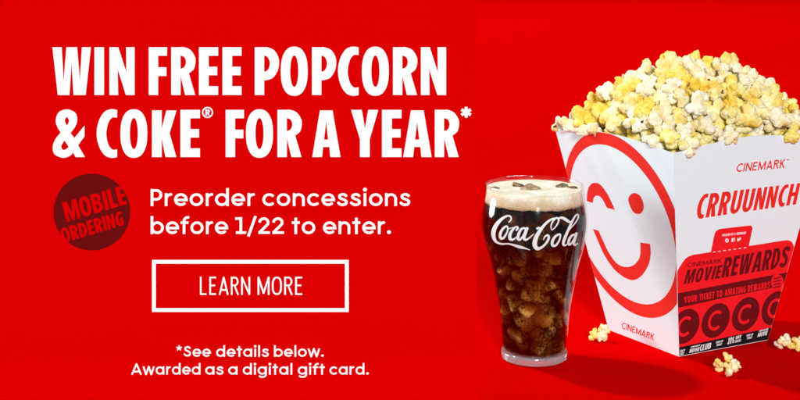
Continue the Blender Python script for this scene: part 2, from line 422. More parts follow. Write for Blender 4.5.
# ------------------------------------------------------------------ the table: one red sheet running far back
def box_mesh(name, x0, x1, y0, y1, z0, z1, mat, bevel=0.0):
    bm = bmesh.new(); bmesh.ops.create_cube(bm, size=1)
    for v in bm.verts:
        v.co = Vector(((x0+x1)/2+v.co.x*(x1-x0), (y0+y1)/2+v.co.y*(y1-y0), (z0+z1)/2+v.co.z*(z1-z0)))*U
    if bevel: bmesh.ops.bevel(bm, geom=bm.edges[:], offset=bevel*U, segments=2, affect='EDGES', profile=0.5)
    me = bpy.data.meshes.new(name); bm.to_mesh(me); bm.free(); me.materials.append(mat)
    return me
floor = obj('floor', box_mesh('floor', -320, 380, -19.0, 1000, -2.0, 0.0, m_floor))
tag(floor, 'even red paper surface running far back under the glass and carton', kind='structure')

# ------------------------------------------------------------------ advertising board with its lettering
BY = -15.5                                   # front face of the board
K = (CAM_D+BY)/FPX
def bx(u, v): return ((u-400)*K, CAM_H-(v-HORIZON)*K)
BX1 = (476.5-400)*K
board = empty('advertising_board', (-16, BY, 0), 'tall red advertising board with white prize lettering, standing left of the glass', 'sign')
BO = (-16, BY, 0)
def board_local(o): o.location = Vector(o.location)-Vector(BO)*U; return o
pm = box_mesh('panel', -45, BX1, BY, BY+1.0, 0.0, 39.0, m_board)
pm.materials.append(principled('grey_board_back', (0.34, 0.36, 0.37), 0.8, 0.1))   # unseen back, grey added to set its bounce onto carton and floor
for f in pm.polygons:
    if f.normal.y > 0.9: f.material_index = 1
pan = obj('panel', pm, board); board_local(pan)

def on_board(name, V, T, mat, lift=0.03, label=None):
    """2D pixel-grid shape -> thin sheet lying on the board face"""
    verts = []
    for u, v in V:
        X, Z = bx(u, v); verts.append((X, BY-lift, Z))
    c = np.mean(np.array(verts), axis=0)
    me = mesh_data(name, verts, [f[::1] for f in T], [mat], origin=c)
    # faces must look towards the viewer (-Y)
    o = obj(name, me, board, tuple(c)); board_local(o)
    if me.polygons and me.polygons[0].normal.y > 0: me.flip_normals()
    if label: o['label'] = label
    return o

def merge(parts):
    V, T = [], []
    for v, t in parts:
        b = len(V); V += list(v); T += [[i+b for i in f] for f in t]
    return V, T

def glyph_at(ch, x0, x1, ybase, ytop):
    v, t = text_tris(HEAVY, ch)
    return [(x0+(x1-x0)*p[0], ybase+(ytop-ybase)*p[1]) for p in v], t

def heavy_line(letters, base, top):
    return merge([glyph_at(c, a, b, base, top) for c, a, b in letters])

for word in ([('W', 52.5, 91), ('I', 94.5, 104.1), ('N', 109.5, 134.7)], [('F', 148.8, 167.1), ('R', 171.3, 195.5), ('E', 199, 218.2), ('E', 222.5, 241.6)],
             [('P', 254.8, 279), ('O', 280.8, 307.9), ('P', 312, 336.2), ('C', 338, 358.6), ('O', 361.9, 389), ('R', 393, 417.3), ('N', 420.9, 446.1)]):
    on_board('headline_word', *heavy_line(word, 95.0, 47.2), m_white_vinyl)
for word in ([('&', 52.8, 85.0)], [('C', 96.7, 117.2), ('O', 120.5, 147.5), ('K', 152, 176.5), ('E', 180.5, 200)], [('F', 225.7, 244), ('O', 246, 273.2), ('R', 277.5, 301.8)],
             [('A', 312.3, 340.5)], [('Y', 351.1, 378.3), ('E', 382, 401.5), ('A', 403.3, 431.6), ('R', 434.8, 459)]):
    on_board('headline_word', *heavy_line(word, 157.0, 109.8), m_white_vinyl)
asterisk = []
for k in range(6):
    a = rad(90+60*k); asterisk += stroke([(466.1, 112.2), (466.1+5.4*math.cos(a), 112.2-5.4*math.sin(a))], 3.0)
on_board('asterisk', *tri2d(asterisk), m_white_vinyl)
rv, rt = text_tris(HEAVY, 'R')
reg = tri2d(stroke(arc(207.6, 112.4, 4.9, 4.9, 0, 350, 35), 1.35, True))
on_board('registered_mark', *merge([reg, ([(205.4+4.6*p[0], 115.4-6.0*p[1]) for p in rv], rt)]), m_white_vinyl)

def words(font, items, base, cap, track=0.09):
    parts = []
    for wd, a, b in items:
        v, t = text_tris(font, wd, track)
        xs = [p[0] for p in v]; lo, hi = min(xs), max(xs)
        parts.append(([(a+(b-a)*(p[0]-lo)/(hi-lo), base-cap*p[1]) for p in v], t))
    return merge(parts)
on_board('subheading', *words(GEO, [('Preorder', 150.7, 255), ('concessions', 262.5, 410.2)], 205.9, 16.9), m_white_vinyl, label='subheading line in round white letters, upper')
on_board('subheading', *words(GEO, [('before', 150.7, 228.2), ('1/22', 235.2, 284), ('to', 291.8, 315.3), ('enter.', 323, 391)], 234.0, 16.9), m_white_vinyl, label='subheading line in round white letters, lower')
on_board('footnote', *words(GEO, [('*See', 176.2, 211), ('details', 216.2, 268.8), ('below.', 274, 323.8)], 356.7, 10.9), m_white_vinyl, label='small white footnote, upper line')
on_board('footnote', *words(GEO, [('Awarded', 131.2, 200.5), ('as', 205.3, 223.5), ('a', 228.3, 237.6), ('digital', 242.8, 292.3), ('gift', 297.8, 324.8), ('card.', 329.5, 368.8)], 374.5, 10.9), m_white_vinyl, label='small white footnote, lower line')
on_board('button_frame', *tri2d([('+', rect(152, 259.8, 348.8, 311.9)), ('-', rect(155.9, 263.7, 344.9, 308.0))]), m_white_vinyl)
on_board('button_lettering', *words(SIGN, [('LEARN', 200, 250.2), ('MORE', 257.6, 302.2)], 294.8, 18.1, 0.115), m_white_vinyl)

badge = [('+', arc(91.8, 212, 38.4, 38.4, 0, 355, 71))]
def cut(text, bl, br, tl, tr, track):
    glyphs, W = layout(HEAVY, text, track)
    for x, sh in glyphs:
        for op, pts in sh:
            badge.append(('-' if op == '+' else '+', quad_map([((p[0]+x)/W, p[1]) for p in pts], bl, br, tl, tr)))
cut('MOBILE', (66.8, 222), (127.2, 203.8), (61.8, 202.6), (122.8, 185.5), 0.07)
cut('ORDERING', (63.5, 243), (124.3, 224.8), (59.2, 229), (121.5, 210.8), 0.07)
on_board('badge', *tri2d(badge), m_maroon_vinyl, label='round dark maroon badge with tilted red capitals')

# ------------------------------------------------------------------ popcorn carton
CX, CYY, TH = 30.387, 8.381, 0.5185
TW, TD, BW, BD, HH = 20.215, 19.391, 11.992, 11.339, 21.243
rv_, lv_ = np.array([math.cos(TH), math.sin(TH)]), np.array([-math.sin(TH), math.cos(TH)])
def corner(i, j, top):
    a, b = (TW, TD) if top else (BW, BD)
    q = np.array([CX, CYY])+rv_*a/2*i+lv_*b/2*j
    return np.array([q[0], q[1], HH if top else 0.0])
carton = empty('popcorn_carton', (CX, CYY, 0), 'white flared carton with a red winking face and red coupon, heaped with popcorn', 'popcorn carton')
CO = np.array([CX, CYY, 0])

def frame_of(a, b, c, d):
    ex = (b-a)/np.linalg.norm(b-a); mid = (a+b)/2; tm = (c+d)/2
    ey = (tm-mid)/np.linalg.norm(tm-mid); n = np.cross(ex, ey)
    return mid, ex, ey, n
def make_panel(bl, br, tl, tr, bulge, name, label=None):
    mid, ex, ey, n = frame_of(bl, br, tl, tr)
    to2 = lambda p: (float(np.dot(p-mid, ex)), float(np.dot(p-mid, ey)))
    A, B, T1, T0 = to2(bl), to2(br), to2(tr), to2(tl)
    N = 24
    prof = [A, B]
    top = []
    for i in range(N+1):
        t = i/N; s = math.sin(PI*t)**1.25
        top.append((T1[0]+(T0[0]-T1[0])*t, T1[1]+(T0[1]-T1[1])*t+bulge*s))
    prof = [A, B]+top
    th = 0.06
    front = [mid+ex*p[0]+ey*p[1] for p in prof]
    back = [q-n*th for q in front]
    m = len(prof); vs = [tuple(q) for q in front+back]
    faces = [list(range(m)), list(range(2*m-1, m-1, -1))]
    for i in range(m):
        j = (i+1) % m; faces.append([i, i+m, j+m, j])
    o = obj(name, mesh_data(name, vs, faces, [m_card], origin=mid), carton, tuple(mid-CO))
    if label: o['label'] = label
    return o, (mid, ex, ey, n), prof
BL, BF, BR, BB = corner(-1, 1, 0), corner(-1, -1, 0), corner(1, -1, 0), corner(1, 1, 0)
TL, TF, TR, TB = corner(-1, 1, 1), corner(-1, -1, 1), corner(1, -1, 1), corner(1, 1, 1)
pl, FL, PL = make_panel(BL, BF, TL, TF, 0.75, 'side_panel', 'carton side printed with a big red winking face')
pr, FR, PR = make_panel(BF, BR, TF, TR, 1.0, 'side_panel', 'carton side with red lettering and a red coupon')
make_panel(BR, BB, TR, TB, 0.75, 'side_panel')
make_panel(BB, BL, TB, TL, 1.0, 'side_panel')
bq = [BL, BF, BR, BB]
vs = [tuple(p*np.array([1, 1, 0])+(0, 0, 0.15)) for p in [CO+(p-CO)*0.985 for p in bq]]+[tuple(p*np.array([1, 1, 0])+(0, 0, 0.08)) for p in [CO+(p-CO)*0.985 for p in bq]]
obj('bottom_panel', mesh_data('bottom_panel', vs, [[0, 1, 2, 3], [7, 6, 5, 4], [0, 4, 5, 1], [1, 5, 6, 2], [2, 6, 7, 3], [3, 7, 4, 0]], [m_card], origin=CO), carton)

def to_panel(F, u, v):
    """where the sight line through a measured point of the photograph meets the carton side, in that side's own axes"""
    mid, ex, ey, n = F
    d = np.array([(u-400)/FPX, 1, -(v-HORIZON)/FPX]); o = np.array([0, -CAM_D, CAM_H])
    s = np.linalg.solve(np.array([ex, ey, -d]).T, o-mid)
    return (float(s[0]), float(s[1]))
def pts_panel(F, pts): return [to_panel(F, u, v) for u, v in pts]

def clip_poly(tris_v, tris, prof, inset=0.0):
    return tris_v, tris

def print_on(parent, F, name, layers, label=None):
    """layers: list of (V, T, material, lift): ink lying on the carton side"""
    mid, ex, ey, n = F
    V, T, MI, mats = [], [], [], []
    for v, t, m, lift in layers:
        if m not in mats: mats.append(m)
        b = len(V); V += [tuple(mid+ex*p[0]+ey*p[1]+n*lift) for p in v]
        for f in t:
            T.append([i+b for i in f]); MI.append(mats.index(m))
    me = mesh_data(name, V, T, mats, MI, origin=mid)
    for_flip = [p.index for p in me.polygons if p.normal.dot(Vector(n)) < 0]
    bm = bmesh.new(); bm.from_mesh(me); bm.faces.ensure_lookup_table()
    bmesh.ops.reverse_faces(bm, faces=[bm.faces[i] for i in for_flip]); bm.to_mesh(me); bm.free()
    o = obj(name, me, parent)
    if label: o['label'] = label
    return o

def within(shapes, prof, inset=0.03):
    """keep only what lies inside the carton side: shapes, then cut everything outside its outline"""
    xs = [p[0] for p in prof]; ys = [p[1] for p in prof]
    c = (sum(xs)/len(xs), sum(ys)/len(ys)); big = 60
    inner = [(c[0]+(p[0]-c[0])*(1-inset/10), c[1]+(p[1]-c[1])*(1-inset/10)) for p in prof]
    # outside = ring between a big frame and the outline, written as one keyhole polygon
    i0 = min(range(len(inner)), key=lambda i: inner[i][0]+inner[i][1])
    loop = inner[i0:]+inner[:i0]
    area = sum(loop[i][0]*loop[(i+1) % len(loop)][1]-loop[(i+1) % len(loop)][0]*loop[i][1] for i in range(len(loop)))
    return shapes, inner

def tri_inside(shapes, prof):
    """triangulate shapes but keep only the triangles inside the outline"""
    _, inner = within(shapes, prof)
    vs, fs, ops = [], [], []
    for op, pts in [('clip', inner)]+list(shapes):
        q = []
        for p in pts:
            if not q or math.hypot(p[0]-q[-1][0], p[1]-q[-1][1]) > 1e-6: q.append(p)
        if math.hypot(q[0][0]-q[-1][0], q[0][1]-q[-1][1]) < 1e-6: q.pop()
        q = ccw(q); b = len(vs); vs += [Vector((float(x), float(y))) for x, y in q]; fs.append(list(range(b, len(vs)))); ops.append(op)
    V, E, F, ov, oe, of = delaunay_2d_cdt(vs, [], fs, 0, 1e-6, True)
    tris = [list(f) for f, o in zip(F, of) if 0 in o and max(o) > 0 and ops[max(o)] == '+']
    return [tuple(v) for v in V], tris

def text_on(F, font, text, q, track=0.09, prof=None):
    v, t = text_tris(font, text, track)
    w = quad_map(v, *[to_panel(F, *p) for p in q])
    return w, t

# left side: the winking face and the small name below it
def ring_r(th, c): return c[0]+c[1]*math.cos(th)+c[2]*math.sin(th)+c[3]*math.cos(2*th)+c[4]*math.sin(2*th)
oc = (9.62, 0.353, -0.044, -0.077, -0.22); ic = (8.339, 0.089, -0.034, 0.006, -0.261)
outer = [(-0.68+ring_r(2*PI*i/120, oc)*math.cos(2*PI*i/120), 12.75+ring_r(2*PI*i/120, oc)*math.sin(2*PI*i/120)) for i in range(120)]
inner = [(-0.68+ring_r(2*PI*i/120, ic)*math.cos(2*PI*i/120), 12.75+ring_r(2*PI*i/120, ic)*math.sin(2*PI*i/120)) for i in range(120)]
eye = catmull(pts_panel(FL, [(628.4, 200.5), (631, 194.3), (636, 193.2), (641, 197), (643.8, 205.5), (642.5, 211.5), (638.5, 214), (633, 211.5)]), 6, True)
wink = pts_panel(FL, catmull([(586.8, 201), (587.3, 193), (589.5, 186), (594, 182.8), (600.5, 184.8), (608, 195), (615, 209.8)], 6)) \
    + pts_panel(FL, catmull([(607, 207.8), (602, 198.5), (597.6, 195.6), (594, 197.5), (592.7, 203)], 6))
smile = pts_panel(FL, catmull([(593, 229), (598.3, 241.5), (605, 256), (616, 271), (630, 279.8), (640, 277), (648, 266), (650.7, 254), (650, 243.8)], 6)) \
    + pts_panel(FL, catmull([(640.4, 242.5), (640, 256), (635, 264), (627, 267), (617.5, 263.8), (608.8, 252.5), (602.8, 240), (598.6, 230.6)], 6))
face_v, face_t = tri_inside([('+', outer), ('-', inner), ('+', eye), ('+', wink), ('+', smile)], PL)
print_on(pl, FL, 'winking_face', [(face_v, face_t, m_pred, 0.012)], 'large red ring with a winking smiling face')
print_on(pl, FL, 'lettering', [(*text_on(FL, MARK, 'CINEMARK', [(621.6, 328.2), (653.8, 340.5), (622.2, 321.8), (654.6, 334.2)], 0.14), m_pred, 0.012)], 'small thin red capitals under the face')

# right side
print_on(pr, FR, 'lettering', [(*text_on(FR, MARK, 'CINEMARK', [(735.6, 172.2), (784.3, 167.9), (737.6, 163.6), (785.6, 159.0)], 0.14), m_pred, 0.012),
    (*tri2d([('+', pts_panel(FR, rect(786.2, 159.2, 787.4, 160.2))), ('+', pts_panel(FR, rect(787.8, 159.0, 789.2, 160.1)))]), m_pred, 0.012)], 'thin red name at the top of the side')
print_on(pr, FR, 'lettering', [(*text_on(FR, HEAVY, 'CRRUUNNCH', [(694.8, 219.3), (795.8, 204.3), (700.2, 194.6), (800.6, 182.9)], 0.10), m_pred, 0.012)], 'big slanted heavy red capitals')
tab = pts_panel(FR, [(710.6, 253)] + catmull([(714.2, 235), (715.8, 231.2), (719.5, 228.9)], 5) + catmull([(748, 225.6), (751, 225.6), (752.4, 228), (752, 230.6)], 5) + [(748.3, 248.3)])
coupon = pts_panel(FR, [(677, 351), (677.2, 272)] + catmull([(678.2, 269.2), (684.8, 259.3), (691.5, 255.2), (698, 254.0)], 6)
    + catmull([(783, 240.5), (788, 240.2), (791.8, 242), (793.9, 246.8)], 6) + [(803, 246), (803, 320), (775, 327), (770.2, 328)])
band = pts_panel(FR, [(677, 293.3), (803, 269.2), (803, 279.5), (770, 288.3), (727.5, 297), (677, 308.1)])
strip = pts_panel(FR, [(677, 347.7), (803, 320.6), (803, 345), (677, 372)])
red_sh, dark_sh = [('+', coupon), ('+', tab)], [('+', band)]
hole = pts_panel(FR, arc(777.2, 282.2, 6.4, 8.2, 0, 350, 35)); spot = pts_panel(FR, arc(777.2, 282.2, 5.2, 6.8, 0, 350, 35))
dark_sh.append(('-', hole))
stripes = []
for k in range(4):
    y = 277.6+k*2.9
    dark_sh.append(('+', pts_panel(FR, [(773.6, y+0.7), (780.8, y-0.9), (780.8, y+0.2), (773.6, y+1.8)])))
cs = []
for cx, cy2 in [(-5.72, 3.19), (-1.70, 3.26), (2.33, 3.38), (6.36, 3.50)]:
    dark_sh.append(('+', arc(cx, cy2, 1.86, 1.86, 0, 352, 44)))
    dark_sh += [('-', p) for _, p in stroke(arc(cx, cy2, 0.86, 0.92, 48, 312, 24), 0.34)]
L = [(*tri_inside(red_sh, PR), m_cred, 0.012), (*tri_inside(dark_sh, PR), m_maroon, 0.022), (*tri_inside([('+', strip)], PR), m_black, 0.022)]
L.append((*text_on(FR, MARK, 'CINEMARK', [(686.9, 267.2), (721.2, 262.8), (687.4, 263.0), (721.8, 258.5)], 0.14), m_maroon, 0.022))
L.append((*text_on(FR, HEAVY, 'MOVIE', [(683.4, 284.2), (719.6, 278.2), (687.2, 269.8), (722.6, 264.7)], 0.10), m_maroon, 0.022))
L.append((*text_on(FR, HEAVY, 'REWARDS', [(720.9, 277.9), (786.2, 266.7), (725.2, 257.7), (790.4, 245.6)], 0.08), m_maroon, 0.022))
L.append((*text_on(FR, HEAVY, 'YOUR TICKET TO AMAZING REWARDS', [(684.0, 303.2), (769.2, 288.0), (683.6, 296.8), (770.0, 281.3)], 0.10), m_cred, 0.032))
L.append((*text_on(FR, HEAVY, 'FOLLOW US @ CINEMARK', [(721.9, 236.3), (745.6, 233.9), (722.4, 234.0), (746.1, 231.5)], 0.10), m_pwhite, 0.022))
ic1 = [('+', pts_panel(FR, arc(726.8, 240.4, 1.8, 2.1, 0, 345, 23))), ('-', pts_panel(FR, arc(726.9, 240.3, 0.7, 0.8, 0, 330, 11)))]
ic2 = [('+', pts_panel(FR, [(731.2, 241.8), (734.6, 241.4), (734.9, 237.8), (731.5, 238.2)])), ('-', pts_panel(FR, [(733.2, 241.8), (733.9, 241.7), (734.2, 239.0), (733.5, 238.9)])), ('-', pts_panel(FR, [(732.6, 240.3), (734.5, 240.0), (734.6, 239.4), (732.7, 239.7)]))]
ic3 = [('+', pts_panel(FR, [(736.8, 237.8), (738.4, 238.7), (739.6, 237.2), (741.0, 237.8), (740.2, 239.9), (738.0, 241.2), (736.4, 240.8), (737.4, 240.2)]))]
L.append((*tri2d(ic1+ic2+ic3), m_pwhite, 0.022))
dashes = []
for k in range(7):
    t0, t1 = (k+0.15)/7, (k+0.65)/7
    a = lambda t: (712.0+36.0*t, 252.2-5.0*t)
    (x0, y0), (x1, y1) = a(t0), a(t1)
    dashes.append(('+', pts_panel(FR, [(x0, y0+0.35), (x1, y1+0.35), (x1, y1-0.35), (x0, y0-0.35)])))
L.append((*tri2d(dashes), m_pwhite, 0.022))
W = lambda text, q, tr=0.08: L.append((*text_on(FR, HEAVY, text, q, tr), m_pwhite, 0.032))
W('TODAY', [(679.6, 355.3), (683.6, 354.4), (680.2, 352.6), (684.2, 351.7)]); W('SIGN UP', [(679.6, 352.2), (684.6, 351.1), (680.0, 349.9), (685.0, 348.8)])
W('CLUB', [(699.0, 350.9), (710.2, 348.5), (700.6, 344.8), (711.6, 342.3)]); W('MOVIE', [(688.8, 353.0), (698.6, 350.9), (690.0, 348.9), (699.6, 346.8)])
W('CINEMARK', [(690.4, 347.8), (699.8, 345.7), (690.8, 346.3), (700.2, 344.2)])
W('SIGN UP', [(715.6, 343.4), (722.6, 341.9), (716.0, 341.2), (723.0, 339.7)]); W('TODAY', [(716.0, 346.2), (721.6, 345.0), (716.4, 344.0), (722.0, 342.8)])
W('20%', [(727.0, 344.3), (733.6, 342.8), (728.6, 337.6), (734.8, 336.2)]); W('OFF', [(735.2, 339.4), (740.8, 338.2), (735.9, 335.9), (741.4, 334.7)]); W('SNACKS', [(734.4, 342.6), (740.6, 341.3), (735.0, 340.2), (741.0, 338.9)])
W('SIGN UP', [(746.2, 336.6), (752.8, 335.2), (746.6, 334.4), (753.2, 333.0)]); W('TODAY', [(746.6, 339.3), (751.8, 338.2), (747.0, 337.1), (752.2, 336.0)])
W('MOVIE', [(757.0, 337.0), (766.6, 334.9), (758.4, 332.7), (767.8, 330.6)]); W('CINEMARK', [(758.6, 331.9), (768.0, 329.8), (759.0, 330.2), (768.4, 328.1)])
print_on(pr, FR, 'coupon', L, 'red rewards coupon with maroon lettering, four letter discs and a black strip')

# ------------------------------------------------------------------ popcorn
rnd = random.Random(11)
def ico(sub):
    bm = bmesh.new(); bmesh.ops.create_icosphere(bm, subdivisions=sub, radius=1)
    v = np.array([tuple(p.co) for p in bm.verts]); f = [[q.index for q in p.verts] for p in bm.faces]; bm.free()
    return v, f
ICO5, ICO4 = ico(5), ico(4)
def rdir():
    z = rnd.uniform(-1, 1); a = rnd.uniform(0, 2*PI); s = math.sqrt(1-z*z)
    return np.array([s*math.cos(a), s*math.sin(a), z])
def popcorn_shape(seed, base=ICO5):
    """a burst kernel: a core with several fat lobes, each carrying smaller swellings; radius about 1"""
    rnd.seed(seed)
    sp = [(np.zeros(3), 0.44)]
    lobes = []
    n = rnd.choice([4, 5, 5, 6])
    tries = 0
    while len(lobes) < n and tries < 300:
        tries += 1
        d = rdir()
        if all(np.dot(d, e) < 0.55 for e in lobes): lobes.append(d)
    for d in lobes:
        r = rnd.uniform(0.32, 0.50); q = d*rnd.uniform(0.44, 0.66)
        sp.append((q, r))
        for _ in range(rnd.choice([2, 3, 4])):
            e = rdir(); e = e+d*0.7; e /= np.linalg.norm(e)
            sp.append((q+e*r*0.68, r*rnd.uniform(0.45, 0.80)))
    D = base[0]; R = np.full(len(D), 0.30)
    acc = np.zeros(len(D))
    for c, r in sp:
        dc = D@c; disc = r*r-np.dot(c, c)+dc*dc
        t = np.where(disc > 0, dc+np.sqrt(np.maximum(disc, 0)), 0)
        # soft maximum keeps a narrow crease between swellings
        k = 0.020
        m = np.maximum(R, t); h = np.clip(1-np.abs(R-t)/k, 0, 1)
        R = m+h*h*k*0.25
    off = seed*3.7
    for i in range(len(D)):
        p = Vector(D[i]*R[i]*3.4)+Vector((off, 0, off*0.3))
        R[i] *= 1+0.12*noise.noise(p*0.8)+0.12*(0.4-abs(noise.noise(p*1.3))*1.6)+0.05*noise.noise(p*3.3)+0.03*noise.noise(p*7.0)
    V = D*R[:, None]
    # the brown hull flake sits in a deep crease
    hull = None
    order = np.argsort(R); hc = D[order[rnd.randrange(40)]]
    return V, base[1], D@hc, R
def popcorn_mesh(seed, mat, base=ICO5, hull=True):
    V, F, hd, R = popcorn_shape(seed, base)
    mi = [0]*len(F)
    if hull and seed % 3 == 0:
        for k, f in enumerate(F):
            q = np.mean([hd[i] for i in f]); rr = np.mean([R[i] for i in f])
            if q > 0.955 and rr < 0.72: mi[k] = 1
    return mesh_data('popcorn', V, F, [mat, m_hull], mi, smooth=True)
MESH = {c: [popcorn_mesh(100+17*k+hash_i, m_pop[c]) for k in range(7)] for hash_i, c in enumerate(('white', 'cream', 'butter'))}

def heap_z(i, j):
    """height of the heap above the rim at panel coordinates i, j in -1..1"""
    d = (abs(i)**5+abs(j)**5)**(1/5)*0.5+math.hypot(i, j)*0.42
    return 6.6*(1-min(d, 1.25)**1.9)+0.45+1.5*max(0.0, (i-j)/2)
def heap_pt(i, j, dz=0.0):
    q = np.array([CX, CYY])+rv_*TW/2*i+lv_*TD/2*j
    return np.array([q[0], q[1], HH+heap_z(i, j)+dz])

rnd.seed(5)
SPILL = [(-0.97, 0.95, 0.55), (-0.97, 0.74, 0.7), (-0.99, 0.36, 0.15), (-0.93, -0.62, 0.25), (-0.80, -0.97, 0.35), (-0.30, -0.97, 0.25), (0.52, -0.99, 0.2), (0.72, -0.96, 0.6), (0.93, -0.95, 0.6), (-0.96, 0.05, 0.55)]
spots = []
def rim_z(i, j):
    """height of the carton's arched rim nearest to a spot of the heap"""
    t, b = (j, 0.75) if abs(i) > abs(j) else (i, 1.0)
    return HH+b*max(0.0, math.sin(PI*(t+1)/2))**1.25
def try_add(i, j, dz, rmin, s):
    p = heap_pt(i, j, dz); e = max(abs(i), abs(j))
    if e > 0.90 and rnd.random() < 0.75: return False
    if e > 0.80: p[2] = max(p[2], rim_z(i, j)+(0.3 if e < 0.87 else 0.85))
    for q, _, _ in spots:
        if np.linalg.norm(p-q) < rmin: return False
    spots.append((p, s, (i, j))); return True
for i, j, dz in SPILL:                                  # the ones spilling over the rim
    p = heap_pt(i, j, 0); p[2] = rim_z(i, j)+dz; spots.append((p, rnd.uniform(1.1, 1.3), (i, j)))
for _ in range(9000):
    i, j = rnd.uniform(-0.96, 0.96), rnd.uniform(-0.96, 0.96)
    try_add(i, j, rnd.uniform(-0.5, 0.6), 1.66, rnd.uniform(1.15, 1.50))
    if len(spots) > 190: break
for _ in range(5000):                                   # a closer row along the rim
    e, t = rnd.uniform(0.80, 0.87), rnd.uniform(-0.87, 0.87)
    i, j = rnd.choice([(e, t), (-e, t), (t, e), (t, -e), (-e, t), (t, -e)])
    p = heap_pt(i, j, 0); p[2] = rim_z(i, j)+rnd.uniform(-0.15, 0.5)
    if all(np.linalg.norm(p-q) > 1.50 for q, _, _ in spots): spots.append((p, rnd.uniform(0.95, 1.2), (i, j)))
for _ in range(6000):                                   # small ones wedged into the gaps
    i, j = rnd.uniform(-0.76, 0.76), rnd.uniform(-0.76, 0.76)
    p = heap_pt(i, j, rnd.uniform(-1.9, -1.2))
    if len(spots) < 262 and all(np.linalg.norm(p-q) > 1.55 for q, _, _ in spots): spots.append((p, rnd.uniform(0.9, 1.15), (i, j)))
ZONES = [('at the crest of the heap', lambda i, j: heap_z(i, j) > 5.2), ('along the edge above the winking face', lambda i, j: i < -0.62 and j > -0.75),
         ('above the front corner of the carton', lambda i, j: i < -0.45 and j < -0.45), ('along the edge above the red capitals', lambda i, j: j < -0.62),
         ('on the far slope of the heap', lambda i, j: i+j > 0.5), ('on the near slope of the heap', lambda i, j: True)]
NAME = {'white': 'plain white popped kernel', 'cream': 'creamy pale popped kernel', 'butter': 'butter yellow popped kernel'}
def colour_at(p):
    n = noise.noise(Vector(p)*0.25+Vector((3.1, 0.7, 9.2)))*0.7+rnd.uniform(-0.45, 0.45)
    return 'butter' if n > 0.15 else ('cream' if n > -0.08 else 'white')
for p, s, (i, j) in spots:
    c = colour_at(p)
    o = obj('popcorn', rnd.choice(MESH[c]), None, tuple(p))
    o.scale = (s*rnd.uniform(0.9, 1.1), s*rnd.uniform(0.9, 1.1), s*rnd.uniform(0.85, 1.1))
    o.rotation_euler = (rnd.uniform(0, 6.28), rnd.uniform(0, 6.28), rnd.uniform(0, 6.28))
    zone = [z for z, f in ZONES if f(i, j)][0]
    tag(o, NAME[c]+' '+zone, 'popcorn', 'popcorn heaped in the carton: %s, %s' % (c, zone))
# packed popcorn below the top layer, one mass
bm_v, bm_f = [], []
rnd.seed(8); cnt = 0
low = [popcorn_shape(300+k, ICO4)[0]*1.0 for k in range(5)]
lowpts = []
for _ in range(4000):
    i, j = rnd.uniform(-0.76, 0.76), rnd.uniform(-0.76, 0.76)
    p = heap_pt(i, j, rnd.uniform(-2.1, -1.4))
    if any(np.linalg.norm(p-q) < 1.45 for q in lowpts): continue
    lowpts.append(p)
    R3 = np.array(Matrix.Rotation(rnd.uniform(0, 6.28), 3, Vector(rdir())))
    b = len(bm_v); v = (low[cnt % 5]*1.35)@R3.T+p
    bm_v += [tuple(q) for q in v]; bm_f += [[k+b for k in f] for f in ICO4[1]]; cnt += 1
N = 22
b = len(bm_v)
for a in range(N+1):
    for c in range(N+1):
        bm_v.append(tuple(heap_pt((a/N*2-1)*0.86, (c/N*2-1)*0.86, -3.0)))
for a in range(N):
    for c in range(N):
        q = b+a*(N+1)+c; bm_f.append([q, q+N+1, q+N+2, q+1])
mass = obj('popcorn_mass', mesh_data('popcorn_mass', bm_v, bm_f, [m_pop['butter']], smooth=True, origin=(CX, CYY, HH)), None, (CX, CYY, HH))
tag(mass, 'packed popcorn deep in the carton below the top layer', 'popcorn', kind='stuff')

def ground(u, v, z=0.0):
    d = FPX*(CAM_H-z)/(v-HORIZON); return ((u-400)/FPX*d, d-CAM_D, z)
def loose(u, v, parts, label, seed):
    """a loose popped kernel on the table: parts are (du, dv, radius_px, seed) clumps fused in one mesh"""
    base = np.array(ground(u, v)); k = (base[1]+CAM_D)/FPX
    bmv, bmf = [], []
    for du, dy, dv, r, sd, c in parts:
        V, F, _, _ = popcorn_shape(sd, ICO4)
        ang = Matrix.Rotation(sd*1.3, 3, 'X') @ Matrix.Rotation(sd*0.7, 3, 'Z')
        V = V@np.array(ang).T*(r*k)+base+np.array([du*k, dy*k, dv*k])
        b = len(bmv); bmv += [tuple(q) for q in V]; bmf += [([i+b for i in f], c) for f in F]
    zmin = min(q[2] for q in bmv); bmv = [(q[0], q[1], q[2]-zmin) for q in bmv]
    mats = [m_pop['cream'], m_pop['butter'], m_pop['white'], m_hull]
    me = mesh_data('popcorn', bmv, [f for f, _ in bmf], mats, [c for _, c in bmf], smooth=True, origin=tuple(base))
    o = obj('popcorn', me, None, tuple(base)); tag(o, label, 'popcorn'); return o
loose(600, 341, [(-6, 0, 8, 6.5, 401, 1), (1, -2, 6, 6.0, 402, 0), (5, 0, 13, 5.5, 403, 0), (3, 2, 9, 6, 404, 0)], 'single yellowish popped kernel lying on the red surface between glass and carton', 1)
loose(727, 375.5, [(-8, 0, 8, 7, 405, 0), (3, -1, 7, 8.5, 406, 0), (1, 1, 17, 5, 407, 0), (9, 1, 9, 5.5, 408, 2)], 'single pale popped kernel lying in front of the red coupon', 2)
loose(789, 352, [(-7, 0, 9, 7.0, 409, 2), (-3, 1, 12, 5.5, 410, 2), (2, 0, 7, 5.5, 414, 0), (10, 0, 9, 8, 411, 0), (16, 1, 11, 8, 412, 2)], 'single whitish popped kernel lying right of the carton, at the photo edge', 3)

